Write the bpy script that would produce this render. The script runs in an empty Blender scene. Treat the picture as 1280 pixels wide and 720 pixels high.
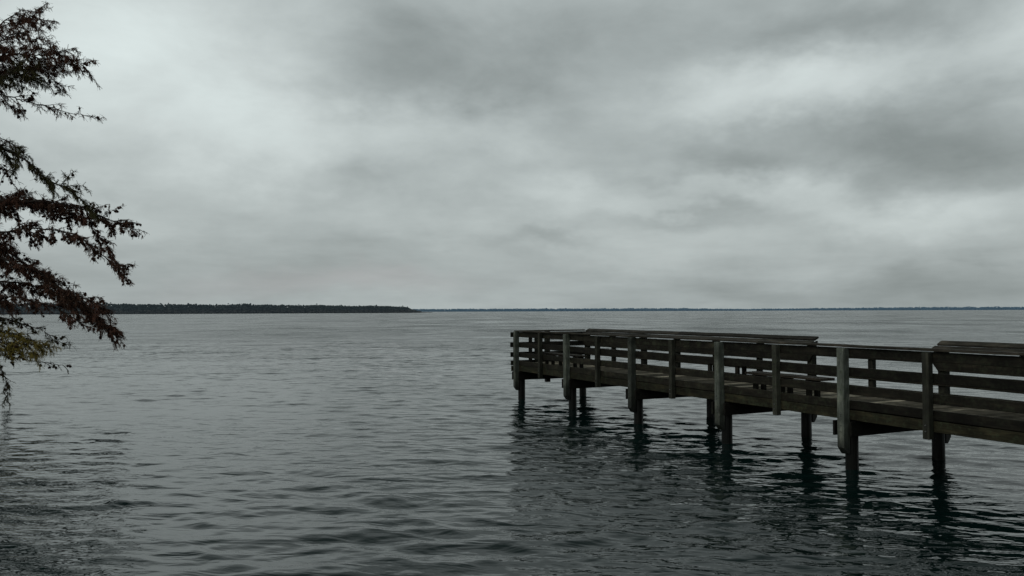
import bpy, bmesh, math, random
import numpy as np
from mathutils import Vector, Matrix, noise as mnoise

R = math.radians
rng = random.Random(11)
scene = bpy.context.scene
col = scene.collection

# ------------------------------------------------------------------ helpers
def link(o, parent=None):
    col.objects.link(o)
    if parent is not None:
        o.parent = parent
    return o

def tag(o, label=None, cat=None, group=None, kind=None):
    if label: o['label'] = label
    if cat: o['category'] = cat
    if group: o['group'] = group
    if kind: o['kind'] = kind
    return o

def obj_bm(name, bm, mat, parent=None, smooth=False):
    me = bpy.data.meshes.new(name)
    bm.to_mesh(me); bm.free()
    me.materials.append(mat)
    if smooth:
        for p in me.polygons: p.use_smooth = True
    return link(bpy.data.objects.new(name, me), parent)

def obj_pd(name, verts, faces, mat, parent=None, smooth=False):
    me = bpy.data.meshes.new(name)
    me.from_pydata(verts, [], faces); me.update()
    me.materials.append(mat)
    if smooth:
        for p in me.polygons: p.use_smooth = True
    return link(bpy.data.objects.new(name, me), parent)

def empty(name, loc=(0, 0, 0), rz=0.0):
    o = bpy.data.objects.new(name, None)
    o.location = loc; o.rotation_euler = (0, 0, rz)
    o.empty_display_size = 0.3
    return link(o)

class N:
    """tiny node-tree helper"""
    def __init__(s, tree):
        s.t = tree; s.n = tree.nodes; s.l = tree.links
    def new(s, typ, **kw):
        nd = s.n.new(typ)
        for k, v in kw.items():
            if k == 'inp':
                for i, val in v.items():
                    if hasattr(val, 'is_linked') or isinstance(val, bpy.types.NodeSocket):
                        s.l.new(val, nd.inputs[i])
                    else:
                        nd.inputs[i].default_value = val
            else:
                setattr(nd, k, v)
        return nd
    def math(s, op, a, b=None, c=None, clamp=False):
        nd = s.new('ShaderNodeMath', operation=op); nd.use_clamp = clamp
        for i, v in enumerate((a, b, c)):
            if v is None: continue
            if isinstance(v, bpy.types.NodeSocket): s.l.new(v, nd.inputs[i])
            else: nd.inputs[i].default_value = v
        return nd.outputs[0]
    def vmath(s, op, a, b=None):
        nd = s.new('ShaderNodeVectorMath', operation=op)
        for i, v in enumerate((a, b)):
            if v is None: continue
            if isinstance(v, bpy.types.NodeSocket): s.l.new(v, nd.inputs[i])
            else: nd.inputs[i].default_value = v
        return nd
    def mixc(s, fac, a, b, mode='MIX'):
        nd = s.new('ShaderNodeMix', data_type='RGBA', blend_type=mode)
        for i, v in ((0, fac), (6, a), (7, b)):
            if isinstance(v, bpy.types.NodeSocket): s.l.new(v, nd.inputs[i])
            else: nd.inputs[i].default_value = v
        return nd.outputs[2]
    def mapr(s, v, a, b, c, d, smooth=False):
        nd = s.new('ShaderNodeMapRange', interpolation_type='SMOOTHSTEP' if smooth else 'LINEAR')
        s.l.new(v, nd.inputs[0])
        for i, x in enumerate((a, b, c, d)): nd.inputs[i + 1].default_value = x
        return nd.outputs[0]
    def noise(s, vec, scale, detail=4, rough=0.5, dist=0.0, out=0):
        nd = s.new('ShaderNodeTexNoise')
        if vec is not None: s.l.new(vec, nd.inputs['Vector'])
        nd.inputs['Scale'].default_value = scale
        nd.inputs['Detail'].default_value = detail
        nd.inputs['Roughness'].default_value = rough
        nd.inputs['Distortion'].default_value = dist
        return nd.outputs[out]

def new_mat(name):
    m = bpy.data.materials.new(name); m.use_nodes = True
    h = N(m.node_tree)
    bsdf = m.node_tree.nodes['Principled BSDF']
    return m, h, bsdf

# ------------------------------------------------------------------ materials
def wood(name, axis, dark, light, green=0.3, rough=0.8, wet=True, spec=0.25, planks=False):
    """weathered timber, grain stretched along local axis 0/1/2"""
    m, h, b = new_mat(name)
    tc = h.new('ShaderNodeTexCoord').outputs['Object']
    info = h.new('ShaderNodeObjectInfo').outputs['Random']
    sc = [1.0, 1.0, 1.0]; sc[axis] = 0.07
    off = h.new('ShaderNodeCombineXYZ', inp={0: h.math('MULTIPLY', info, 37.0), 1: h.math('MULTIPLY', info, 11.0), 2: h.math('MULTIPLY', info, 23.0)}).outputs[0]
    g = h.vmath('MULTIPLY', h.vmath('ADD', tc, off).outputs[0], tuple(sc)).outputs[0]
    grain = h.noise(g, 42, 6, 0.65, 0.6)
    blot = h.noise(tc, 2.6, 5, 0.65)
    fine = h.noise(tc, 24, 4, 0.7)
    c = h.mixc(h.mapr(grain, 0.3, 0.72, 0, 1), (*dark, 1), (*light, 1))
    # pale worn stretches along the grain
    sc2 = [1.0, 1.0, 1.0]; sc2[axis] = 0.16
    worn = h.noise(h.vmath('MULTIPLY', h.vmath('ADD', tc, off).outputs[0], tuple(sc2)).outputs[0], 13, 4, 0.6, 0.4)
    c = h.mixc(h.mapr(worn, 0.50, 0.70, 0, 0.75), c, (light[0]*1.9, light[1]*1.8, light[2]*1.7, 1))
    # damp stains
    c = h.mixc(h.mapr(blot, 0.38, 0.66, 0, 0.75), c, (dark[0]*0.45, dark[1]*0.45, dark[2]*0.42, 1))
    # algae / lichen film
    al = h.mapr(h.math('MULTIPLY', h.noise(tc, 5.3, 5, 0.7), h.noise(tc, 19, 3, 0.6)), 0.24, 0.36, 0, green)
    c = h.mixc(al, c, (0.050, 0.066, 0.036, 1))
    # pale lichen specks
    sp = h.mapr(h.noise(tc, 60, 2, 0.6), 0.70, 0.78, 0, 0.45)
    c = h.mixc(sp, c, (light[0]*1.5, light[1]*1.55, light[2]*1.5, 1))
    # object brightness variation
    br = h.mapr(info, 0, 1, 0.60, 1.50)
    c = h.mixc(1.0, c, h.new('ShaderNodeCombineXYZ', inp={0: br, 1: br, 2: br}).outputs[0], 'MULTIPLY')
    if planks:
        sx = h.new('ShaderNodeSeparateXYZ', inp={0: tc})
        idx = h.math('FLOOR', h.math('DIVIDE', h.math('ADD', sx.outputs[0], 0.068), 0.146))
        wn = h.new('ShaderNodeTexWhiteNoise', noise_dimensions='1D'); h.l.new(idx, wn.inputs['W'])
        pb = h.math('ADD', h.mapr(wn.outputs[0], 0, 0.78, 0.45, 1.0), h.mapr(wn.outputs[0], 0.78, 0.84, 0.0, 1.5))  # random plank tone; the palest planks paint in highlights of wet edges
        c = h.mixc(1.0, c, h.new('ShaderNodeCombineXYZ', inp={0: pb, 1: pb, 2: pb}).outputs[0], 'MULTIPLY')
    if wet:
        sz = h.new('ShaderNodeSeparateXYZ', inp={0: tc}).outputs[2]
        wob = h.math('ADD', sz, h.math('MULTIPLY', h.math('SUBTRACT', fine, 0.5), 0.25))
        wf = h.mapr(wob, 0.30, 0.85, 0.88, 0.0, True)
        c = h.mixc(wf, c, (0.004, 0.0045, 0.0035, 1))
        rr = h.mapr(wf, 0, 0.88, rough, 0.35)
        h.l.new(rr, b.inputs['Roughness'])
    else:
        b.inputs['Roughness'].default_value = rough
    h.l.new(c, b.inputs['Base Color'])
    b.inputs['Specular IOR Level'].default_value = spec*0.7
    hgt = h.math('ADD', grain, h.math('MULTIPLY', fine, 0.5))
    bump = h.new('ShaderNodeBump', inp={'Height': hgt}); bump.inputs['Strength'].default_value = 0.5
    bump.inputs['Distance'].default_value = 0.008
    h.l.new(bump.outputs[0], b.inputs['Normal'])
    return m

M = {}
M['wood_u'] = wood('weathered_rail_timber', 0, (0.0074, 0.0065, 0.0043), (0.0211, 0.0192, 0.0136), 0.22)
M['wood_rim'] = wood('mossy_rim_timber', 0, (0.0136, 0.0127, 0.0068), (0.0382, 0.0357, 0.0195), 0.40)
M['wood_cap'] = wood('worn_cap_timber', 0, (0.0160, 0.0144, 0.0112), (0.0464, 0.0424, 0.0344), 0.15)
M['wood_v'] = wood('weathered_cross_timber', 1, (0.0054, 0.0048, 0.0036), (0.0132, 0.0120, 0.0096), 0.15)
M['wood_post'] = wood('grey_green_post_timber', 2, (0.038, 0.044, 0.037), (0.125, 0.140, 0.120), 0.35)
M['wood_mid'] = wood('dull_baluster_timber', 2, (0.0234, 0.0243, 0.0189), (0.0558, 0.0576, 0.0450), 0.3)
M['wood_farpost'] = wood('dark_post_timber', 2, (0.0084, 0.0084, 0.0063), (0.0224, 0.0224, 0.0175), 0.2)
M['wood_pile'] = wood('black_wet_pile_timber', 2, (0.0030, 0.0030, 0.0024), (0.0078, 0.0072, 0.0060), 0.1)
M['wood_deck'] = wood('worn_deck_planks', 1, (0.120, 0.110, 0.085), (0.320, 0.295, 0.232), 0.05, wet=False, planks=True, rough=0.95, spec=0.06)
M['wood_seat'] = wood('bench_timber', 0, (0.022, 0.018, 0.014), (0.060, 0.052, 0.040), 0.1, wet=False)
M['wood_leg'] = wood('bench_leg_timber', 2, (0.010, 0.009, 0.007), (0.024, 0.022, 0.017), 0.1, wet=False)

m, h, b = new_mat('galvanised_bolt')
b.inputs['Base Color'].default_value = (0.16, 0.17, 0.16, 1); b.inputs['Metallic'].default_value = 0.6
h.l.new(h.mapr(h.noise(None, 30, 2), 0.3, 0.7, 0.45, 0.8), b.inputs['Roughness'])
M['bolt'] = m

# water ------------------------------------------------------------
def water_mat():
    m, h, b = new_mat('lake_water')
    geo = h.new('ShaderNodeNewGeometry')
    pos = geo.outputs['Position']
    dist = h.vmath('LENGTH', pos).outputs['Value']
    b.inputs['Base Color'].default_value = (0.0022, 0.0115, 0.0108, 1)
    b.inputs['IOR'].default_value = 1.333
    patch = h.noise(h.vmath('MULTIPLY', pos, (0.05, 0.11, 0.0)).outputs[0], 1.0, 3, 0.6, 0.4)
    pf = h.mapr(patch, 0.32, 0.68, 0.45, 1.25, True)
    rot = h.new('ShaderNodeMapping'); rot.inputs['Rotation'].default_value = (0, 0, R(9)); h.l.new(pos, rot.inputs[0])
    p2 = rot.outputs[0]
    n1 = h.noise(h.vmath('MULTIPLY', p2, (0.60, 1.5, 0)).outputs[0], 2.6, 2, 0.5, 0.5)
    n2 = h.noise(h.vmath('MULTIPLY', p2, (0.6, 1.3, 0)).outputs[0], 8.0, 2, 0.5, 0.6)
    n3 = h.noise(h.vmath('MULTIPLY', p2, (0.8, 1.5, 0)).outputs[0], 0.9, 3, 0.6, 0.5)
    n4 = h.noise(h.vmath('MULTIPLY', p2, (1.0, 1.4, 0)).outputs[0], 0.14, 4, 0.65, 0.5)
    gust = h.noise(h.vmath('MULTIPLY', pos, (1.3, 0.8, 0.0)).outputs[0], 0.035, 9, 0.80, 0.3)
    farw = h.mapr(dist, 18, 70, 0.0, 1.0, True)
    hgt = h.math('ADD', h.math('MULTIPLY', n1, 0.036), h.math('MULTIPLY', n2, 0.0062))
    hgt = h.math('ADD', hgt, h.math('MULTIPLY', h.math('MULTIPLY', n3, farw), 0.22))
    hgt = h.math('MULTIPLY', hgt, pf)
    hgt = h.math('ADD', hgt, h.math('MULTIPLY', h.math('MULTIPLY', n4, farw), 1.1))
    bump = h.new('ShaderNodeBump', inp={'Height': hgt})
    bump.inputs['Strength'].default_value = 1.0; bump.inputs['Distance'].default_value = 1.0
    h.l.new(bump.outputs[0], b.inputs['Normal'])
    rf = h.math('MULTIPLY', h.mapr(gust, 0.36, 0.64, 0.0, 0.34), h.mapr(dist, 20, 110, 0.0, 1.0, True))
    h.l.new(h.math('ADD', rf, 0.03), b.inputs['Roughness'])
    return m
M['water'] = water_mat()

def simple(name, c1, c2, scale, rough=0.9, bump=0.0):
    m, h, b = new_mat(name)
    tc = h.new('ShaderNodeTexCoord').outputs['Object']
    f = h.noise(tc, scale, 5, 0.6)
    h.l.new(h.mixc(h.mapr(f, 0.35, 0.65, 0, 1), (*c1, 1), (*c2, 1)), b.inputs['Base Color'])
    b.inputs['Roughness'].default_value = rough
    b.inputs['Specular IOR Level'].default_value = 0.1
    if bump:
        bp = h.new('ShaderNodeBump', inp={'Height': f}); bp.inputs['Distance'].default_value = bump
        h.l.new(bp.outputs[0], b.inputs['Normal'])
    return m
def wood_line_mat():
    m, h, b = new_mat('hazy_wood_foliage')
    tc = h.new('ShaderNodeTexCoord').outputs['Object']
    z = h.new('ShaderNodeSeparateXYZ', inp={0: tc}).outputs[2]
    f = h.noise(tc, 0.08, 5, 0.6)
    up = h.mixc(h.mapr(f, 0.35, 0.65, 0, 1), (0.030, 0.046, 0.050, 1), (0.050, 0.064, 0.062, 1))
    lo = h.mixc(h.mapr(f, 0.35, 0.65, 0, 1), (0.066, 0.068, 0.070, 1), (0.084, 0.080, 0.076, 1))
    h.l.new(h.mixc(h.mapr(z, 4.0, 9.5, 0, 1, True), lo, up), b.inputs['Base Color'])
    b.inputs['Roughness'].default_value = 1.0; b.inputs['Specular IOR Level'].default_value = 0.0
    b.inputs['Emission Color'].default_value = (0.62, 0.86, 1.0, 1); b.inputs['Emission Strength'].default_value = 0.019  # faint glow stands in for airlight in front of the trees
    return m
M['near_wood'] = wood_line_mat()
M['far_wood'] = simple('distant_blue_haze_foliage', (0.060, 0.100, 0.140), (0.072, 0.115, 0.155), 0.004)  # blue aerial haze painted into the foliage colour
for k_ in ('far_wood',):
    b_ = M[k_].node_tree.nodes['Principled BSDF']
    b_.inputs['Emission Color'].default_value = (0.42, 0.74, 1.0, 1); b_.inputs['Emission Strength'].default_value = 0.062  # emission adds the scattered light of the haze to the trees
M['near_land'] = simple('dark_navy_shore', (0.010, 0.016, 0.026), (0.016, 0.022, 0.030), 0.05)  # dark navy band of land along the waterline
M['far_land'] = simple('distant_haze_shore', (0.085, 0.160, 0.240), (0.095, 0.170, 0.250), 0.004)  # shore colour carries the blue of the aerial haze
M['bark'] = simple('cypress_bark', (0.018, 0.014, 0.012), (0.055, 0.045, 0.038), 9.0, 0.9, 0.02)

def leaf_mat(name, c1, c2, c3):
    m, h, b = new_mat(name)
    tc = h.new('ShaderNodeTexCoord').outputs['Object']
    a = h.noise(tc, 1.1, 3, 0.6); f = h.noise(tc, 14, 3, 0.6)
    c = h.mixc(h.mapr(a, 0.38, 0.62, 0, 1), (*c1, 1), (*c2, 1))
    c = h.mixc(h.mapr(f, 0.45, 0.7, 0, 0.8), c, (*c3, 1))
    h.l.new(c, b.inputs['Base Color']); b.inputs['Roughness'].default_value = 0.75
    b.inputs['Specular IOR Level'].default_value = 0.15
    tr = h.new('ShaderNodeBsdfTranslucent'); h.l.new(c, tr.inputs[0])
    mx = h.new('ShaderNodeMixShader', inp={0: 0.38, 1: b.outputs[0], 2: tr.outputs[0]})
    h.l.new(mx.outputs[0], m.node_tree.nodes['Material Output'].inputs[0])
    return m
M['leaf_rust'] = leaf_mat('rusty_cypress_needles', (0.145, 0.070, 0.050), (0.085, 0.054, 0.038), (0.190, 0.098, 0.064))
M['leaf_olive'] = leaf_mat('olive_cypress_needles', (0.075, 0.072, 0.030), (0.055, 0.056, 0.026), (0.110, 0.090, 0.038))
M['leaf_gold'] = leaf_mat('yellowing_cypress_needles', (0.30, 0.24, 0.06), (0.19, 0.15, 0.05), (0.36, 0.29, 0.08))
M['cone'] = simple('cypress_cone_skin', (0.018, 0.010, 0.008), (0.034, 0.018, 0.012), 30.0, 0.7)

# ------------------------------------------------------------------ world
CAM_H = 2.70
SUN_EL, SUN_AZ = 40.0, -125.0
w = bpy.data.worlds.new("World"); scene.world = w; w.use_nodes = True
h = N(w.node_tree)
for nd in list(h.n): h.n.remove(nd)
sky = h.new('ShaderNodeTexSky', sky_type='NISHITA'); sky.sun_disc = False
sky.sun_elevation = R(SUN_EL); sky.sun_rotation = R(SUN_AZ)
sky.air_density = 1.5; sky.dust_density = 4.0
D = h.new('ShaderNodeTexCoord').outputs['Generated']
sep = h.new('ShaderNodeSeparateXYZ', inp={0: D})
dz = h.math('MAXIMUM', sep.outputs[2], 0.0)
den = h.math('ADD', dz, 0.20)
P = h.new('ShaderNodeCombineXYZ', inp={0: h.math('DIVIDE', sep.outputs[0], den), 1: h.math('DIVIDE', sep.outputs[1], den), 2: 0.0}).outputs[0]
P = h.vmath('ADD', P, (3.7, 1.9, 0.4)).outputs[0]
warpn = h.noise(P, 0.9, 3, 0.55, 0.0, out=1)
Pw = h.vmath('ADD', P, h.vmath('MULTIPLY', h.vmath('SUBTRACT', warpn, (0.5, 0.5, 0.5)).outputs[0], (0.9, 0.9, 0)).outputs[0]).outputs[0]
c_big = h.noise(Pw, 0.75, 5, 0.52)
c_mid = h.noise(Pw, 2.9, 6, 0.55)
# direction-space warp for the large light and dark cloud masses
dw = h.noise(h.vmath('MULTIPLY', D, (1.0, 1.0, 1.7)).outputs[0], 5.0, 5, 0.58, 0, out=1)
c_puff = h.noise(h.vmath('MULTIPLY', D, (1.0, 1.0, 2.1)).outputs[0], 5.5, 8, 0.57, 0.25)
c_low = h.noise(h.vmath('MULTIPLY', D, (1.0, 1.0, 6.0)).outputs[0], 4.5, 5, 0.55, 0.2)
Dw = h.vmath('ADD', D, h.vmath('MULTIPLY', h.vmath('SUBTRACT', dw, (0.5, 0.5, 0.5)).outputs[0], (0.22, 0.0, 0.15)).outputs[0]).outputs[0]
def lobe(x, y, rx, ry, wgt):
    """cloud mass seen towards azimuth/elevation given by tangents (x, y), radii rx, ry"""
    v = Vector((x, 1.0, y)); v.normalize()
    d = h.vmath('SUBTRACT', Dw, tuple(v)).outputs[0]
    d = h.vmath('MULTIPLY', d, (1/rx, 1/rx, 1/ry)).outputs[0]
    L = h.vmath('LENGTH', d).outputs['Value']
    return h.math('MULTIPLY', h.mapr(L, 0.0, 1.0, 1.0, 0.0, True), wgt)
LOBES = [  # tan az, tan el, radii, weight
    (-0.44, 0.33, 0.28, 0.20, 0.26), (-0.30, 0.21, 0.18, 0.09, 0.20), (-0.62, 0.34, 0.25, 0.18, 0.14), (-0.55, 0.18, 0.22, 0.10, 0.05),
    (-0.15, 0.235, 0.15, 0.045, 0.12), (-0.01, 0.225, 0.12, 0.04, 0.12),
    (-0.20, 0.31, 0.20, 0.11, -0.08), (0.04, 0.31, 0.42, 0.13, -0.12), (-0.16, 0.17, 0.13, 0.03, -0.07),
    (0.34, 0.275, 0.19, 0.065, 0.25), (0.23, 0.235, 0.13, 0.04, 0.08), (0.52, 0.32, 0.18, 0.06, 0.08), (0.66, 0.38, 0.10, 0.08, 0.16),
    (0.44, 0.365, 0.24, 0.05, -0.12), (0.46, 0.205, 0.30, 0.075, -0.17), (0.27, 0.17, 0.17, 0.035, -0.10), (0.66, 0.21, 0.16, 0.10, -0.06),
    (0.08, 0.145, 0.17, 0.05, 0.14), (0.50, 0.125, 0.24, 0.03, 0.12), (0.30, 0.135, 0.18, 0.025, 0.08),
    (0.22, 0.115, 0.14, 0.02, -0.08), (0.07, 0.085, 0.11, 0.02, -0.10), (-0.10, 0.11, 0.16, 0.03, 0.04),
    (-0.35, 0.05, 0.60, 0.07, -0.09), (0.45, 0.02, 0.60, 0.075, -0.17), (-0.2, 0.04, 0.25, 0.03, 0.03),
]
v = h.math('ADD', h.math('MULTIPLY', h.math('SUBTRACT', c_big, 0.5), 0.12), 0.440)
v = h.math('ADD', v, h.math('MULTIPLY', h.math('SUBTRACT', c_mid, 0.5), 0.10))
v = h.math('ADD', v, h.math('MULTIPLY', h.math('SUBTRACT', c_puff, 0.5), h.mapr(sep.outputs[2], 0.03, 0.16, 0.06, 0.31, True)))
v = h.math('ADD', v, h.math('MULTIPLY', h.math('SUBTRACT', c_low, 0.5), h.mapr(sep.outputs[2], 0.04, 0.20, 0.22, 0.03, True)))
for l in LOBES: v = h.math('ADD', v, lobe(*l[:4], l[4]*0.80))
v = h.math('MULTIPLY', v, h.mapr(sep.outputs[2], 0.37, 0.70, 1.0, 0.38, True))
v = h.math('MAXIMUM', v, 0.08)
# cool neutral grey with slight tint change between thick and thin cloud
cr = h.new('ShaderNodeValToRGB'); h.l.new(v, cr.inputs[0])
e = cr.color_ramp.elements
e[0].position = 0.0; e[0].color = (0.0, 0.0, 0.0, 1)
e[1].position = 1.0; e[1].color = (0.94, 1.06, 1.045, 1)
for p_, c_ in ((0.20, (0.183, 0.209, 0.206, 1)), (0.40, (0.372, 0.415, 0.413, 1)), (0.60, (0.568, 0.626, 0.620, 1))):
    q = e.new(p_); q.color = c_
skyc = cr.outputs[0]
# faint warm break low in the sky
warm = lobe(-0.22, 0.035, 0.30, 0.035, 0.35)
skyc = h.mixc(warm, skyc, (0.39, 0.37, 0.375, 1))
nis = h.vmath('SCALE', sky.outputs[0]); nis.inputs[3].default_value = 0.003
tot = h.vmath('ADD', skyc, nis.outputs[0]).outputs[0]
bg = h.new('ShaderNodeBackground', inp={0: tot, 1: 1.0})
h.l.new(bg.outputs[0], h.new('ShaderNodeOutputWorld').inputs[0])

sd = bpy.data.lights.new('sun', 'SUN'); sd.energy = 0.75; sd.angle = R(40); sd.color = (1.0, 0.97, 0.92)
so = bpy.data.objects.new('sun', sd); link(so)
az = R(SUN_AZ); el = R(SUN_EL)
sdir = Vector((math.sin(az)*math.cos(el), math.cos(az)*math.cos(el), math.sin(el)))
so.rotation_euler = sdir.to_track_quat('Z', 'Y').to_euler(); so.location = (0, 0, 30)

# ------------------------------------------------------------------ water sheet
def build_water():
    r1 = np.exp(np.arange(math.log(2.5), math.log(75), 0.0034))
    r2 = np.exp(np.arange(math.log(75.2), math.log(600), 0.012))
    r3 = np.exp(np.arange(math.log(610), math.log(60000), 0.12))
    r = np.concatenate([r1, r2, r3])
    a1 = np.linspace(R(48), R(132), 1150)
    a2 = np.linspace(R(132), R(408), 94)[1:-1]
    a = np.concatenate([a1, a2]); na = len(a); nr = len(r)
    A, Rr = np.meshgrid(a, r)
    X = Rr*np.cos(A); Y = Rr*np.sin(A)
    da = np.concatenate([np.full(len(a1), a1[1]-a1[0]), np.full(len(a2), a2[1]-a2[0])])
    dr = np.gradient(r)
    S = np.maximum(dr[:, None]*np.ones((1, na)), Rr*da[None, :])
    Z = np.zeros_like(X); DX = np.zeros_like(X); DY = np.zeros_like(X)
    g = np.random.default_rng(5)
    n = 110
    for i in range(n):
        lam = 0.24*(12.0**((i+g.random())/n))
        th = R(-97) + g.normal()*R(20 + 16*(1-i/n))
        k = 2*math.pi/lam
        amp = 0.0122/k*(1.0 if lam < 0.85 else (0.85/lam)**1.15)
        wgt = np.clip((lam/S-3.0)/3.0, 0, 1)
        ph = k*(X*math.cos(th)+Y*math.sin(th)) + g.random()*6.283
        Z += wgt*amp*np.cos(ph)
        s = wgt*amp*np.sin(ph)
        DX -= s*math.cos(th); DY -= s*math.sin(th)
    # gusty patches: rougher and calmer areas
    gp = 1.0 + 0.30*np.sin(X*0.31+Y*0.12+1.0)*np.sin(Y*0.23-X*0.07+0.5)
    Z *= gp; X = X + DX*gp*0.9; Y = Y + DY*gp*0.9
    co = np.stack([X, Y, Z], -1).reshape(-1, 3)
    co = np.vstack([co, [[0, 0, 0]]])
    I, J = np.meshgrid(np.arange(nr-1), np.arange(na), indexing='ij')
    J2 = (J+1) % na
    F = np.stack([I*na+J, (I+1)*na+J, (I+1)*na+J2, I*na+J2], -1).reshape(-1, 4)
    c = nr*na
    j = np.arange(na)
    T = np.stack([np.full(na, c), j, (j+1) % na], -1)
    me = bpy.data.meshes.new('lake_water')
    nq, nt = len(F), len(T)
    me.vertices.add(len(co)); me.vertices.foreach_set('co', co.astype(np.float32).ravel())
    me.loops.add(nq*4+nt*3)
    me.loops.foreach_set('vertex_index', np.concatenate([F.ravel(), T.ravel()]).astype(np.int32))
    me.polygons.add(nq+nt)
    me.polygons.foreach_set('loop_start', np.concatenate([np.arange(nq)*4, nq*4+np.arange(nt)*3]).astype(np.int32))
    me.update(calc_edges=True); me.validate()
    me.polygons.foreach_set('use_smooth', np.ones(len(me.polygons), dtype=bool))
    me.materials.append(M['water'])
    o = link(bpy.data.objects.new('lake_water', me)); tag(o, kind='structure'); o.location.z = 0.05
build_water()

# ------------------------------------------------------------------ distant shores
def clump_line(name, pts, mat, hfun, dens, rows, size, parent=None):
    """a wood along a shoreline: many small uneven crowns, each a rough low-poly lump"""
    V, F = [], []
    ico = bmesh.new(); bmesh.ops.create_icosphere(ico, subdivisions=1, radius=1.0)
    iv = [v.co.copy() for v in ico.verts]; iff = [[v.index for v in f.verts] for f in ico.faces]; ico.free()
    for a, b_ in zip(pts[:-1], pts[1:]):
        a = Vector(a); b_ = Vector(b_); L = (b_-a).length
        nrm = Vector((-(b_-a).y, (b_-a).x, 0)).normalized()
        if nrm.y < 0: nrm = -nrm
        n = int(L*dens)
        b0 = len(V); off = nrm*size*rows*0.8
        for q_, hh in ((a, hfun(a.x)), (b_, hfun(b_.x))):
            V += [tuple(q_+off+Vector((0, 0, -0.5))), tuple(q_+off+Vector((0, 0, hh*0.72)))]
        F.append([b0, b0+2, b0+3, b0+1])
        for i in range(n):
            t = rng.random(); p = a.lerp(b_, t)
            row = rng.random()*rows
            H = hfun(p.x)*(0.80+0.28*rng.random()+0.18*mnoise.noise(Vector((p.x*0.012, 0, 3)))+0.14*mnoise.noise(Vector((p.x*0.045, 2, 3))))
            if rng.random() < 0.035: H *= 1.12
            q = p + nrm*row*size*1.5
            s = size*(0.5+0.6*rng.random())
            lv = int(3)
            for k in range(lv):
                zc = H - s*0.7 - k*H*0.33*(0.8+0.4*rng.random())
                if zc < 0: zc = s*0.3
                base = len(V); sc = s*(1.0 if k else 0.7)
                jx, jz = rng.uniform(-1, 1)*s*0.8, 0
                for v in iv:
                    rr = 0.7+0.6*rng.random()
                    V.append((q.x+jx+v.x*sc*rr, q.y+v.y*sc*rr, zc+jz+v.z*sc*rr*0.9))
                F += [[base+x for x in f] for f in iff]
    return obj_pd(name, V, F, mat, parent)

def land_strip(name, pts, depth, mat, hgt):
    V, F = [], []
    for i, p in enumerate(pts):
        V += [(p[0], p[1]-6, -0.5), (p[0], p[1], hgt*0.6), (p[0], p[1]+depth*0.15, hgt), (p[0]*1.02, p[1]+depth, hgt), (p[0]*1.02, p[1]+depth+5, -0.5)]
    for i in range(len(pts)-1):
        for k in range(4): F.append([i*5+k, (i+1)*5+k, (i+1)*5+k+1, i*5+k+1])
    n = len(pts)-1
    F.append([0, 1, 2, 3, 4]); F.append([n*5+4, n*5+3, n*5+2, n*5+1, n*5])
    return tag(obj_pd(name, V, F, mat), kind='structure')

def shore_pts(ctrl, step):
    out = []
    for a, b_ in zip(ctrl[:-1], ctrl[1:]):
        n = max(1, int((Vector(b_)-Vector(a)).length/step))
        for i in range(n):
            p = Vector(a).lerp(Vector(b_), i/n)
            out.append((p.x, p.y+step*0.2*mnoise.noise(Vector((p.x*0.01, 1, 1))), 0))
    out.append(tuple(ctrl[-1]))
    return out
near_ctrl = [(-1500, 1150, 0), (-850, 1260, 0), (-640, 1310, 0), (-420, 1480, 0), (-240, 1640, 0), (-192, 1700, 0)]
ns = shore_pts(near_ctrl, 30)
land_strip('near_shore', ns, 260, M['near_land'], 0.9)
def hn(x):
    H = 17.0 if x < -700 else 17.0 + (x+700)/500*(-3.6)
    if x > -220: H *= max(0.35, (-186-x)/34.0)
    return H
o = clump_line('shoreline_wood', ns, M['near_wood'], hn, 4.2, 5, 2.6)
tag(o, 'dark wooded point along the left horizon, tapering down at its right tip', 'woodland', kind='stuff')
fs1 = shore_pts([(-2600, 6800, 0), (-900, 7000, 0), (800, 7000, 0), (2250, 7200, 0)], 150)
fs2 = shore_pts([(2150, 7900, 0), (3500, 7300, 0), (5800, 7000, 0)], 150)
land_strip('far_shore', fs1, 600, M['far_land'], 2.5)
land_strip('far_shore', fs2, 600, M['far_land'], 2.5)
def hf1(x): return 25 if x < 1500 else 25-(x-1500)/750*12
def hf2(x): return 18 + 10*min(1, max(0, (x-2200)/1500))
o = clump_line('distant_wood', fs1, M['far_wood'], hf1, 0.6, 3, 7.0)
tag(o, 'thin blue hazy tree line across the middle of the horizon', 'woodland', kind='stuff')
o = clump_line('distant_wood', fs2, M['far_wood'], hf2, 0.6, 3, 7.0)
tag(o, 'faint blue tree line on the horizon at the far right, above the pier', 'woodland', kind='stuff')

# ------------------------------------------------------------------ pier
BAY = 3.06
W = 2.52
PIER = empty('fishing_pier', (0.12, 24.3, 0), math.atan2(-0.899, 0.438))
tag(PIER, 'weathered dark timber fishing pier with slatted railings standing on piles in the lake', 'pier')

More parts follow.
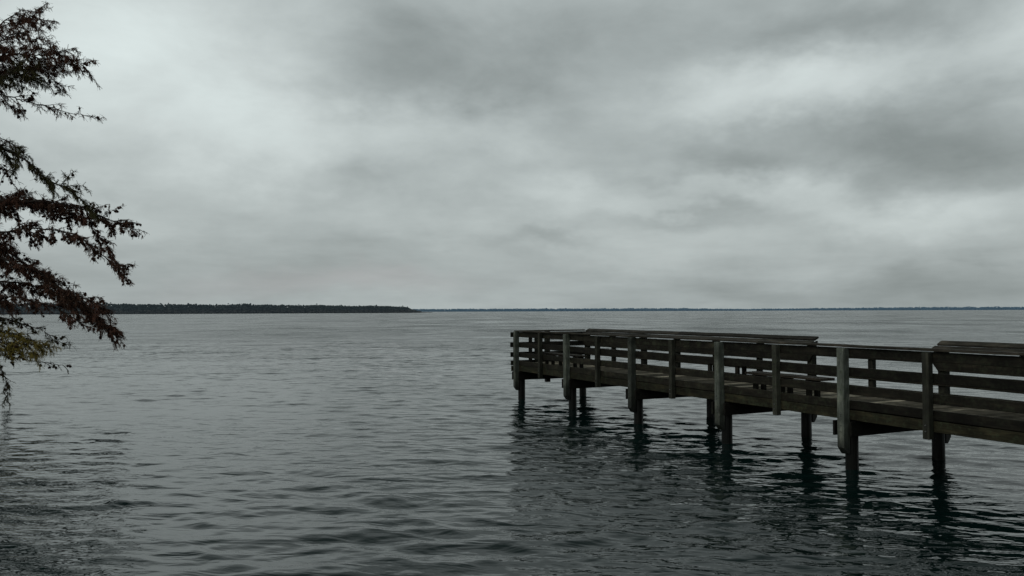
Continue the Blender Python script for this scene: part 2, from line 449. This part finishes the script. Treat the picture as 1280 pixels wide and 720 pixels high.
def box_bm(bm, u0, u1, v0, v1, z0, z1, bev=0.006, warp=0.004, seg=None):
    """one timber: long box cut along its length, slightly bowed, edges eased"""
    tmp = bmesh.new()
    bmesh.ops.create_cube(tmp, size=1.0)
    d = (u1-u0, v1-v0, z1-z0)
    for v in tmp.verts:
        v.co = Vector((u0+(v.co.x+.5)*d[0], v0+(v.co.y+.5)*d[1], z0+(v.co.z+.5)*d[2]))
    ax = max(range(3), key=lambda i: d[i])
    if d[ax] > 0.8:
        n = min(12, int(d[ax]/0.5))
        lo = (u0, v0, z0)[ax]
        for i in range(1, n):
            co = [0, 0, 0]; co[ax] = lo+d[ax]*i/n
            no = [0, 0, 0]; no[ax] = 1
            bmesh.ops.bisect_plane(tmp, geom=tmp.verts[:]+tmp.edges[:]+tmp.faces[:], plane_co=co, plane_no=no)
        s = rng.random()*100
        o1, o2 = (ax+1) % 3, (ax+2) % 3
        for v in tmp.verts:
            t = v.co[ax]*0.9
            v.co[o1] += warp*mnoise.noise(Vector((t, s, 0)))*2
            v.co[o2] += warp*mnoise.noise(Vector((t, s, 7)))*2
    sharp = [e for e in tmp.edges if len(e.link_faces) == 2 and e.calc_face_angle(0) > 0.9]
    if bev: bmesh.ops.bevel(tmp, geom=sharp, offset=bev, segments=1, affect='EDGES')
    me = bpy.data.meshes.new('tmp'); tmp.to_mesh(me); tmp.free()
    bm.from_mesh(me); bpy.data.meshes.remove(me)

def timber(name, mat, *dims, parent=PIER, **kw):
    bm = bmesh.new(); box_bm(bm, *dims, **kw)
    return obj_bm(name, bm, M[mat], parent)

def bolt(parent, u, v, z, axis='v', s=-1, r=0.012):
    bm = bmesh.new()
    rot = Matrix.Rotation(R(90), 4, 'X') if axis == 'v' else Matrix.Rotation(R(90), 4, 'Y')
    bmesh.ops.create_cone(bm, cap_ends=True, segments=8, radius1=r, radius2=r*0.7, depth=0.016,
                          matrix=Matrix.Translation((u, v, z)) @ rot)
    o = obj_bm('bolt', bm, M['bolt'], parent)
    return o

def big_post(u, v, ztop, zbot, mat, out, chamfer=True, s=0.07):
    """square post; bottom cut away on the water side"""
    bm = bmesh.new()
    tmp = bmesh.new(); bmesh.ops.create_cube(tmp, size=1.0)
    for q in tmp.verts:
        q.co = Vector((u+q.co.x*2*s, v+q.co.y*2*s, zbot if q.co.z < 0 else ztop))
        q.co.x += rng.uniform(-.003, .003); q.co.y += rng.uniform(-.003, .003)
    if chamfer:
        bmesh.ops.bisect_plane(tmp, geom=tmp.verts[:]+tmp.edges[:]+tmp.faces[:], plane_co=(u, v, zbot+0.11), plane_no=(0, 0, 1))
        for q in tmp.verts:
            if q.co.z < zbot+0.01 and (q.co.y-v)*out > 0: q.co.y = v + out*(-s*0.15)
    for k in range(1, 5):
        zz = zbot+0.12+(ztop-zbot-0.12)*k/5
        bmesh.ops.bisect_plane(tmp, geom=tmp.verts[:]+tmp.edges[:]+tmp.faces[:], plane_co=(u, v, zz), plane_no=(0, 0, 1))
    s1 = rng.random()*50
    for q in tmp.verts:
        q.co.x += 0.006*mnoise.noise(Vector((q.co.z, s1, 1))); q.co.y += 0.006*mnoise.noise(Vector((q.co.z, s1, 5)))
    sharp = [e for e in tmp.edges if len(e.link_faces) == 2 and e.calc_face_angle(0) > 0.9]
    bmesh.ops.bevel(tmp, geom=sharp, offset=0.007, segments=1, affect='EDGES')
    me = bpy.data.meshes.new('t'); tmp.to_mesh(me); tmp.free(); bm.from_mesh(me); bpy.data.meshes.remove(me)
    return obj_bm('post', bm, M[mat], PIER)

def pile(u, v, ztop=0.875):
    V, F = [], []; n = 18; rings = 12
    s1 = rng.random()*90
    for i in range(rings):
        z = -1.2+(ztop+1.2)*i/(rings-1); r0 = 0.113-0.008*(z+1.2)/2
        for k in range(n):
            a = 2*math.pi*k/n
            rr = r0*(1+0.05*mnoise.noise(Vector((math.cos(a)*1.5, math.sin(a)*1.5+s1, z*1.2)))+0.02*mnoise.noise(Vector((math.cos(a)*6, math.sin(a)*6+s1, z*3))))
            V.append((u+rr*math.cos(a), v+rr*math.sin(a), z))
    for i in range(rings-1):
        for k in range(n):
            F.append([i*n+k, i*n+(k+1) % n, (i+1)*n+(k+1) % n, (i+1)*n+k])
    F.append([(rings-1)*n+k for k in range(n)])
    return obj_pd('pile', V, F, M['wood_pile'], PIER, smooth=False)

NB = 8                       # bays, running past the right edge of the view towards the bank
UEND = NB*BAY
# bents
for i in range(NB+1):
    u = i*BAY + (0.09 if i == 5 else 0.0)
    pile(u, 0.18); pile(u, W-0.18)
    for s in (-1, 1):        # split cap, one beam either side of piles and posts
        c = u+s*0.138
        timber('cross_beam', 'wood_v', c-0.021, c+0.021, (-0.075 if s < 0 else 0.0)+rng.uniform(-.01, .01), W+0.17+rng.uniform(-.02, .02), 0.625, 0.868)
    jz = rng.uniform(-.01, .01)
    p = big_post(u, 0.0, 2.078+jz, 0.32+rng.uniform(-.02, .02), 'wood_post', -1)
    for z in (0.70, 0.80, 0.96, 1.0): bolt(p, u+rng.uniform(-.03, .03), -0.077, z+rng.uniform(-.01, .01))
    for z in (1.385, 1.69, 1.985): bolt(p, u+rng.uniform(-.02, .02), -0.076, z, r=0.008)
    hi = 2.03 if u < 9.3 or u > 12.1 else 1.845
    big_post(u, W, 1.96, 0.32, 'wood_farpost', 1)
# intermediate posts
for i in range(NB):
    u = (i+0.5)*BAY + rng.uniform(-.02, .02)
    bm = bmesh.new(); box_bm(bm, u-0.055, u+0.055, -0.042, 0.068, 0.785+rng.uniform(-.01, .01), 2.07, bev=0.008)
    p = obj_bm('post', bm, M['wood_mid'], PIER)
    for z in (0.90, 0.99): bolt(p, u, -0.049, z)
    low = BAY*3 < u < BAY*4
    timber('post', 'wood_farpost', u-0.055, u+0.055, W-0.068, W+0.042, 0.785, 1.84 if low else 1.95, bev=0.008)

# long members in stock lengths butted at the posts
def run(name, mat, v0, v1, z0, z1, ua, ub, bays=2, start=0, **kw):
    cuts = [ua]
    x = BAY*(math.floor(ua/BAY+1e-6)+bays-start)
    while x < ub-0.3:
        if x > ua+0.3: cuts.append(x)
        x += BAY*bays
    cuts.append(ub)
    for a, b_ in zip(cuts[:-1], cuts[1:]):
        dz_ = rng.uniform(-.006, .006); dv = rng.uniform(-.002, .002)
        timber(name, mat, a+0.002, b_-0.002, v0+dv, v1+dv, z0+dz_, z1+dz_, **kw)
U0 = 0.0
# near side
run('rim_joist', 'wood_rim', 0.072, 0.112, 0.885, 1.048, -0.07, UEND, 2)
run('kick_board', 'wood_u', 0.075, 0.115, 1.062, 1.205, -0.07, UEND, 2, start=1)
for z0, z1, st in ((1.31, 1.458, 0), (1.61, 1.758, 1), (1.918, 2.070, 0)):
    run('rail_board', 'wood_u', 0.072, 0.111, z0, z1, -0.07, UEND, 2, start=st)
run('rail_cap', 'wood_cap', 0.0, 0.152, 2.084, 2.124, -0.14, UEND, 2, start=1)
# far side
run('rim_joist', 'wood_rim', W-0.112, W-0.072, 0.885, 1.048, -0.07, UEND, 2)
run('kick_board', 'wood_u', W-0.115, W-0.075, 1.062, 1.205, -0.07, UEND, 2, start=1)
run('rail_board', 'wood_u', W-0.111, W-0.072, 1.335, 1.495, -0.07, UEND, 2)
G0, G1 = 3*BAY+0.12, 4*BAY-0.14

def armrest(ua, ub):
    """raised, sloping two-plank armrest with a wide board under it"""
    # wide board with clipped lower corners
    for i, (a, b_) in enumerate([(ua, (ua+ub)/2), ((ua+ub)/2, ub)]):
        tmp = bmesh.new(); z0, z1 = 1.605, 1.925
        c0 = 0.10 if i == 0 else 0; c1 = 0.10 if i == 1 else 0
        prof = [(a, z0+c0*1.3), (a+c0, z0), (b_-c1, z0), (b_, z0+c1*1.3), (b_, z1), (a, z1)]
        pr = []
        for q in prof:
            if not pr or (Vector(q)-Vector(pr[-1])).length > 1e-4: pr.append(q)
        f1 = [tmp.verts.new((q[0], W-0.113, q[1])) for q in pr]; f2 = [tmp.verts.new((q[0], W-0.073, q[1])) for q in pr]
        tmp.faces.new(f1); tmp.faces.new(f2[::-1])
        for k in range(len(pr)): tmp.faces.new([f1[k], f2[k], f2[(k+1) % len(pr)], f1[(k+1) % len(pr)]])
        bmesh.ops.recalc_face_normals(tmp, faces=tmp.faces[:])
        bmesh.ops.bevel(tmp, geom=tmp.edges[:], offset=0.005, segments=1, affect='EDGES')
        obj_bm('rail_board', tmp, M['wood_u'], PIER)
    # brackets
    n = max(2, round((ub-ua)/(BAY/2))+1)
    for i in range(n):
        u = ua+0.06+(ub-ua-0.12)*i/(n-1)
        tmp = bmesh.new()
        pr = [(W-0.150, 1.935), (W+0.10, 2.045), (W+0.10, 1.99), (W-0.02, 1.80), (W-0.068, 1.80), (W-0.068, 1.93)]
        f1 = [tmp.verts.new((u-0.02, q[0], q[1])) for q in pr]; f2 = [tmp.verts.new((u+0.02, q[0], q[1])) for q in pr]
        tmp.faces.new(f1); tmp.faces.new(f2[::-1])
        for k in range(len(pr)): tmp.faces.new([f1[k], f2[k], f2[(k+1) % len(pr)], f1[(k+1) % len(pr)]])
        bmesh.ops.recalc_face_normals(tmp, faces=tmp.faces[:])
        obj_bm('bracket', tmp, M['wood_farpost'], PIER)
    for (vc, zc, ext) in ((W-0.10, 2.005, 0.0), (W+0.055, 2.098, -0.02)):
        L = ub-ua; k = max(1, int(round(L/6.2)))
        for j in range(k):
            a = ua-ext+(L+2*ext)*j/k; b_ = ua-ext+(L+2*ext)*(j+1)/k
            bm = bmesh.new(); box_bm(bm, a+0.002, b_-0.002, -0.07, 0.07, -0.02, 0.02)
            bmesh.ops.transform(bm, matrix=Matrix.Translation((0, vc, zc)) @ Matrix.Rotation(R(26), 4, 'X'), verts=bm.verts[:])
            obj_bm('armrest_plank', bm, M['wood_cap'], PIER)
armrest(-0.11, G0)
armrest(G1, UEND)
timber('rail_board', 'wood_u', G0+0.03, G1-0.03, W-0.111, W-0.072, 1.735, 1.840)
timber('rail_cap', 'wood_cap', G0+0.02, G1-0.02, W-0.16, W+0.01, 1.846, 1.884)

# end railing across the head of the pier
for z0, z1 in ((1.31, 1.458), (1.61, 1.758), (1.912, 2.060), (1.062, 1.205), (0.885, 1.048)):
    nm = 'rail_board' if z0 > 1.3 else ('kick_board' if z0 > 1.05 else 'rim_joist')
    timber(nm, 'wood_v' if z0 > 1 else 'wood_rim', -0.112, -0.073, -0.13+rng.uniform(-.02, .02), W+0.11, z0, z1)
timber('rail_cap', 'wood_cap', -0.148, -0.02, 0.156, W-0.06, 2.080, 2.120)
for v, s in ((0.50, .045), (0.70, .045)):
    timber('post', 'wood_farpost', -0.070, 0.02, v-s, v+s, 0.79, 2.07)
timber('post', 'wood_farpost', -0.252, -0.114, 1.10, 1.24, 0.50, 2.08)

# joists and deck
for v in np.linspace(0.50, W-0.50, 4):
    timber('joist', 'wood_u', -0.06, UEND, v-0.02, v+0.02, 0.872, 1.092)
bm = bmesh.new()
u = -0.065
while u < UEND-0.1:
    dz_ = rng.uniform(-.0035, .0035)
    tmpw = 0.140
    z1 = 1.138+dz_
    # planks cup a little, so their edges catch the light
    vs = []
    n = 7
    for i in range(n):
        vv = 0.119+(W-0.119*2)*i/(n-1)
        wz = 0.003*mnoise.noise(Vector((vv*1.5, u*9, 0)))
        for (du, zz) in ((0, z1-0.038), (0, z1-0.003), (0.006, z1+0.001), (tmpw*0.5, z1-0.001), (tmpw-0.006, z1+0.001), (tmpw, z1-0.003), (tmpw, z1-0.038)):
            vs.append(bm.verts.new((u+du, vv, zz+wz)))
    for i in range(n-1):
        for k in range(6):
            bm.faces.new([vs[i*7+k], vs[(i+1)*7+k], vs[(i+1)*7+k+1], vs[i*7+k+1]])
        bm.faces.new([vs[i*7+6], vs[(i+1)*7+6], vs[(i+1)*7], vs[i*7]])
    bm.faces.new(vs[0:7]); bm.faces.new(vs[(n-1)*7:n*7][::-1])
    u += 0.146
bmesh.ops.recalc_face_normals(bm, faces=bm.faces[:])
obj_bm('deck', bm, M['wood_deck'], PIER)

# ------------------------------------------------------------------ benches (own things, bolted nowhere: they stand on the deck)
PM = Matrix.Translation(PIER.location) @ Matrix.Rotation(PIER.rotation_euler.z, 4, 'Z')
def bench(u0, u1, vc, stations, label, zt=1.50):
    org = PM @ Vector(((u0+u1)/2, vc, 1.138))
    e = empty('bench', org, PIER.rotation_euler.z)
    tag(e, label, 'bench', 'low timber benches on the pier')
    L = u1-u0; hz = zt-1.138
    for s in (-1, 1):
        timber('seat_plank', 'wood_seat', -L/2+rng.uniform(0, .01), L/2, s*0.085-0.078, s*0.085+0.078, hz-0.042, hz, parent=e)
    for st in stations:
        x = st-(u0+u1)/2
        for s in (-1, 1):
            timber('leg', 'wood_leg', x-0.045, x+0.045, s*0.10-0.038, s*0.10+0.038, 0.0, hz-0.085, parent=e)
        timber('crosspiece', 'wood_leg', x-0.043, x+0.043, -0.155, 0.155, hz-0.083, hz-0.044, parent=e)
    return e
bench(9.62, 11.55, 0.42, (9.86, 10.55, 11.2), 'low timber bench inside the near railing, just left of the tallest grey post')
bench(1.20, 3.20, 0.40, (1.4, 2.2, 3.0), 'low timber bench at the far left head of the pier, seen through the slats')
bench(6.10, 8.05, 2.02, (6.6, 7.55), 'low timber bench against the far railing in the middle of the pier')

# ------------------------------------------------------------------ cypress
TREE = empty('bald_cypress', (-17.8, 22.0, 0))
tag(TREE, 'rusty brown bald cypress hanging its branches over the water at the left edge', 'tree')
TO = Vector((-17.8, 22.0, 0))

def tube(V, F, pts, rads, n=6):
    base = len(V)
    for i, p in enumerate(pts):
        d = (pts[min(i+1, len(pts)-1)]-pts[max(i-1, 0)])
        if d.length < 1e-6: d = Vector((0, 0, 1))
        d.normalize()
        a = d.orthogonal().normalized(); c = d.cross(a)
        for k in range(n):
            t = 2*math.pi*k/n
            V.append(tuple(p+(a*math.cos(t)+c*math.sin(t))*rads[i]))
    for i in range(len(pts)-1):
        for k in range(n):
            F.append([base+i*n+k, base+i*n+(k+1) % n, base+(i+1)*n+(k+1) % n, base+(i+1)*n+k])

# trunk with flared, fluted base
V, F = [], []; n = 28; H = 19.0; rings = 40
def trunk_c(z): return Vector((0.25*math.sin(z*0.25), 0.2*math.sin(z*0.21+1), z))
def trunk_r(z): return 0.38*(1-z/H)**0.8+0.03+0.45*math.exp(-max(z, 0)*1.1)
for i in range(rings):
    z = -1.0+(H+1.0)*(i/(rings-1))**1.25
    c = trunk_c(z); r0 = trunk_r(min(z, H))
    for k in range(n):
        a = 2*math.pi*k/n
        fl = 1+0.22*math.exp(-max(z, 0)*0.7)*math.sin(a*7+0.5)+0.05*mnoise.noise(Vector((math.cos(a)*2, math.sin(a)*2, z*0.7)))
        V.append((c.x+r0*fl*math.cos(a), c.y+r0*fl*math.sin(a), z))
for i in range(rings-1):
    for k in range(n): F.append([i*n+k, i*n+(k+1) % n, (i+1)*n+(k+1) % n, (i+1)*n+k])
obj_pd('trunk', V, F, M['bark'], TREE, smooth=True)

def W3(px, py, dy):
    """world point (relative to the trunk foot) of a limb joint; dy = how far in front of or behind the trunk plane"""
    Y = 22.0+dy
    return Vector(((px-640)/1000*Y, Y, CAM_H+(389+(640-px)*0.003-py)/1000*Y))-TO

leafs = {'rust': ([], []), 'olive': ([], []), 'gold': ([], [])}
LV, LF = [], []          # limbs
CV, CF = [], []          # cones
tb = bmesh.new(); bmesh.ops.create_icosphere(tb, subdivisions=1, radius=1.0)
civ = [v.co.copy() for v in tb.verts]; cif = [[v.index for v in f.verts] for f in tb.faces]; tb.free()

def rv(s=1.0): return Vector((rng.uniform(-1, 1), rng.uniform(-1, 1), rng.uniform(-1, 1)))*s
def spray(p, d, L, kind):
    """a feathery twig: short needles set in two rows along a fine drooping stem"""
    V, F = leafs[kind]
    side = d.cross(Vector((0, 0, 1)))
    if side.length < 1e-3: side = Vector((1, 0, 0))
    side.normalize(); side = (side+rv(0.6)).normalized()
    q = p.copy(); dd = d.normalized(); n = max(3, int(L/0.016)); st = L/n
    for i in range(n):
        dd = (dd+Vector((0, 0, -0.055))+rv(0.06)).normalized()
        q2 = q+dd*st
        ln = 0.032*(1-0.5*i/n)*rng.uniform(0.6, 1.3)
        for s in (-1, 1):
            tip = q+(side*s*0.8+dd*0.6+rv(0.25))*ln
            wv = dd*0.0075
            b0 = len(V)
            V += [tuple(q-wv), tuple(q+wv), tuple(tip)]
            F.append([b0, b0+1, b0+2])
        b0 = len(V); pw = side.cross(dd)*0.004+side*0.003
        V += [tuple(q-pw), tuple(q+pw), tuple(q2)]
        F.append([b0, b0+1, b0+2])
        q = q2
def cone(p, r):
    b0 = len(CV)
    for v in civ: CV.append(tuple(p+v*r*rng.uniform(0.85, 1.1)))
    CF.extend([[b0+x for x in f] for f in cif])

def curve_pts(ctrl, n):
    """Catmull-Rom through the joints"""
    P_ = [ctrl[0]*2-ctrl[1]]+ctrl+[ctrl[-1]*2-ctrl[-2]]
    out = []
    segs = len(ctrl)-1
    for s in range(segs):
        p0, p1, p2, p3 = P_[s:s+4]
        m_ = max(2, n//segs)
        for i in range(m_):
            t = i/m_
            out.append(0.5*((2*p1)+(p2-p0)*t+(2*p0-5*p1+4*p2-p3)*t*t+(3*p1-p0-3*p2+p3)*t**3))
    out.append(ctrl[-1])
    return out

def twig(p, d, L, kind, dens, cones, lvl=0):
    n = max(3, int(L/0.09)); pts = [p.copy()]; dd = d.normalized()
    for i in range(n):
        dd = (dd+Vector((0.02, 0, -0.045 if lvl == 0 else -0.06))+rv(0.20)).normalized()
        pts.append(pts[-1]+dd*(L/n))
    r0 = 0.010 if lvl == 0 else 0.006
    tube(LV, LF, pts, [r0*(1-0.75*i/n)+0.002 for i in range(n+1)], 4)
    for i in range(1, n+1):
        dl = (pts[i]-pts[i-1]).normalized()
        if lvl == 0 and L > 0.35 and rng.random() < 0.95*dens:
            twig(pts[i], (dl+rv(0.9)+Vector((0, 0, -0.25))), L*rng.uniform(0.25, 0.5), kind, dens, cones, 1)
        for _ in range(5):
            if rng.random() < dens:
                spray(pts[i]+rv(0.015), (dl*0.5+rv(0.8)+Vector((0, 0, -0.30))), rng.uniform(0.06, 0.18), kind)
        if rng.random() < cones*0.50:
            c = pts[i]+Vector((rng.uniform(-.04, .04), rng.uniform(-.04, .04), -rng.uniform(0.02, 0.08)))
            for _ in range(rng.choice((1, 1, 2))): cone(c+rv(0.03), rng.uniform(0.028, 0.046))

def limb(joints, r0, kind, dens=0.8, cones=0.5, tl=0.8, from_t=0.0, every=0.11, trunk_z=None):
    ctrl = [W3(*j) for j in joints]
    # carry the limb back to the trunk
    z0 = trunk_z if trunk_z is not None else ctrl[0].z-0.3
    st = trunk_c(z0)
    mid = st.lerp(ctrl[0], 0.5)+Vector((0, 0, 0.15))
    full = [st, mid]+ctrl
    pts = curve_pts(full, 48)
    pts = [p+rv(0.022)+Vector((0, 0, 0.07*mnoise.noise(p*1.7))) for p in pts]
    n = len(pts)
    tube(LV, LF, pts, [r0*0.62*(1-0.92*(i/(n-1))**0.8)+0.004 for i in range(n)], 7)
    acc = 0.0; start = 2/(len(full)-1)*0.80
    for i in range(1, n):
        f = i/(n-1)
        seg = pts[i]-pts[i-1]
        if f < start*0.55: continue
        acc += seg.length
        while acc > every*0.8:
            acc -= every*0.8
            p = pts[i-1].lerp(pts[i], rng.random())
            d = seg.normalized()*rng.uniform(0.3, 1.0)+Vector((rng.uniform(-.2, .4), rng.uniform(-.8, .8), rng.uniform(-.70, .50)))
            L = tl*rng.uniform(0.45, 1.25)*(1-0.40*f)
            twig(p, d, L, kind, dens, cones)
    twig(pts[-1], pts[-1]-pts[-2], tl*0.5, kind, dens, cones)

limb([(-60, 60, .5), (-20, 38, .3), (15, 14, .1), (44, 20, 0)], .05, 'rust', 0.9, 0.1, 0.75, trunk_z=10.2)
limb([(-60, 85, -.6), (-20, 58, -.8), (20, 38, -.9), (50, 60, -1)], .05, 'rust', 0.7, 0.2, 0.7, trunk_z=9.6)
limb([(-60, 95, 0), (-10, 72, .2), (35, 66, .4), (70, 66, .5), (97, 76, .5)], .07, 'rust', 1.0, 0.15, 0.85, trunk_z=9.0)
limb([(-60, 110, 1), (-10, 90, 1.2), (30, 84, 1.3), (60, 92, 1.4)], .06, 'rust', 1.0, 0.1, 0.9, trunk_z=8.6)
limb([(-50, 100, -1), (0, 92, -1.2), (28, 95, -1.2)], .05, 'olive', 0.9, 0.1, 0.8, trunk_z=8.4)
limb([(-60, 112, 0), (0, 116, -.1), (32, 125, -.2), (68, 136, -.3), (108, 144, -.3)], .05, 'rust', 0.55, 0.25, 0.55, trunk_z=8.3, every=.15)
limb([(-50, 120, .6), (-5, 125, .8), (20, 135, .8)], .04, 'rust', 0.6, 0.5, 0.6, trunk_z=7.9, every=.15)
limb([(-60, 180, 0), (0, 186, 0), (28, 200, -.1), (58, 222, -.2), (88, 240, -.3), (112, 262, -.3)], .09, 'olive', 0.95, 0.15, 0.62, trunk_z=7.0, every=.09)
limb([(-50, 190, .8), (-5, 205, .9), (12, 225, 1)], .04, 'rust', 0.5, 0.7, 0.55, trunk_z=6.6, every=.15)
limb([(-60, 262, .5), (0, 252, .4), (50, 252, .3), (100, 260, .2), (140, 276, .2), (168, 288, .2)], .09, 'rust', 0.85, 0.8, 0.62, trunk_z=5.2, every=.09)
limb([(-50, 256, 1), (0, 247, 1.2), (45, 250, 1.3), (90, 264, 1.3)], .05, 'rust', 0.9, 0.4, 0.6, trunk_z=5.3, every=.1)
limb([(-60, 300, -.6), (0, 291, -.7), (48, 286, -.8), (90, 292, -.9), (125, 318, -1), (150, 342, -1)], .07, 'rust', 0.7, 0.9, 0.55, trunk_z=4.6, every=.10)
limb([(-60, 298, 0), (0, 310, 0), (32, 330, 0), (62, 350, .1), (96, 378, .2), (130, 405, .2), (146, 422, .2)], .10, 'rust', 0.85, 0.7, 0.62, trunk_z=4.4, every=.085)
limb([(-50, 345, .9), (0, 352, 1), (40, 357, 1.1), (82, 372, 1.2), (120, 398, 1.2)], .07, 'rust', 0.95, 0.6, 0.60, trunk_z=3.7, every=.085)
limb([(-50, 366, -.9), (0, 370, -1), (38, 376, -1.1), (75, 388, -1.1), (108, 408, -1.1)], .06, 'rust', 0.9, 0.5, 0.55, trunk_z=3.3, every=.10)
limb([(-50, 392, 0), (0, 398, 0), (35, 406, .1), (62, 418, .2), (80, 430, .2)], .05, 'olive', 0.6, 0.6, 0.45, trunk_z=2.7, every=.13)
limb([(-50, 425, -1.3), (0, 428, -1.4), (30, 430, -1.4), (62, 432, -1.4)], .05, 'gold', 0.95, 0.1, 0.5, trunk_z=2.2, every=.07)
limb([(-50, 432, -.4), (0, 438, -.5), (22, 442, -.5), (42, 440, -.5)], .05, 'gold', 0.8, 0.2, 0.5, trunk_z=2.0, every=.11)
limb([(-50, 430, 0), (0, 441, 0), (30, 448, 0), (60, 455, 0), (84, 456, 0)], .03, 'olive', 0.25, 0.5, 0.3, trunk_z=1.9, every=.2)
limb([(-50, 450, .2), (-8, 452, .2), (6, 468, .2), (10, 486, .2), (9, 500, .2)], .03, 'olive', 0.7, 0.3, 0.32, trunk_z=1.8, every=.10)
limb([(-20, 256, .8), (40, 252, .7), (90, 268, .6), (125, 298, .6), (146, 328, .6), (153, 345, .6)], .05, 'rust', 0.8, 0.9, 0.5, trunk_z=5.0, every=.10)
limb([(-20, 318, -.3), (40, 338, -.4), (80, 362, -.4), (112, 376, -.4), (132, 392, -.4), (140, 408, -.4)], .05, 'rust', 0.9, 0.7, 0.5, trunk_z=4.2, every=.09)
limb([(-50, 412, .3), (-5, 414, .3), (25, 420, .3), (50, 428, .3)], .04, 'gold', 0.9, 0.3, 0.5, trunk_z=2.4, every=.10)
limb([(-50, 160, .3), (-15, 165, .3), (5, 175, .3), (16, 192, .3)], .04, 'rust', 0.7, 0.4, 0.45, trunk_z=7.4, every=.12)
# crown beyond the left of the view
for k in range(22):
    z = rng.uniform(3, 17); a = rng.uniform(R(60), R(300)); L = (2.2+4.0*(1-z/19))*rng.uniform(.6, 1)
    js = [trunk_c(z)+Vector((math.cos(a), math.sin(a)*0.7, 0.1))*L*t+Vector((0, 0, -0.5*t*t)) for t in (0.35, 0.7, 1.0)]
    pts = curve_pts([trunk_c(z)]+js, 15)
    tube(LV, LF, pts, [.06*(1-0.9*i/(len(pts)-1))+.004 for i in range(len(pts))], 5)
    for p in pts[4:]:
        for _ in range(2):
            twig(p, Vector((math.cos(a), math.sin(a), -.3))+rv(.9), rng.uniform(.4, .8), 'rust', 0.5, 0.1)
obj_pd('limbs', LV, LF, M['bark'], TREE)
print('needles', sum(len(x[1]) for x in leafs.values()))
fol = {'rust': 'rusty brown needle foliage', 'olive': 'dull olive needle foliage', 'gold': 'yellowing needle foliage low on the tree'}
for k, (V, F) in leafs.items():
    o = obj_pd('foliage', V, F, M['leaf_'+k], TREE); o['label'] = fol[k]
o = obj_pd('cones', CV, CF, M['cone'], TREE); o['kind'] = 'stuff'

# ------------------------------------------------------------------ camera
cd = bpy.data.cameras.new('camera'); cam = bpy.data.objects.new('camera', cd); link(cam)
cd.sensor_width = 36; cd.lens = 36*1000/1280; cd.clip_start = 0.1; cd.clip_end = 100000
cam.matrix_world = (Matrix.Translation((0, 0, CAM_H)) @ Matrix.Rotation(R(90+1.66), 4, 'X') @ Matrix.Rotation(R(-0.18), 4, 'Z'))
scene.camera = cam
scene.render.engine = 'CYCLES'
scene.render.resolution_x = 1024; scene.render.resolution_y = 576
scene.view_settings.view_transform = 'Standard'; scene.view_settings.look = 'None'; scene.view_settings.exposure = 0
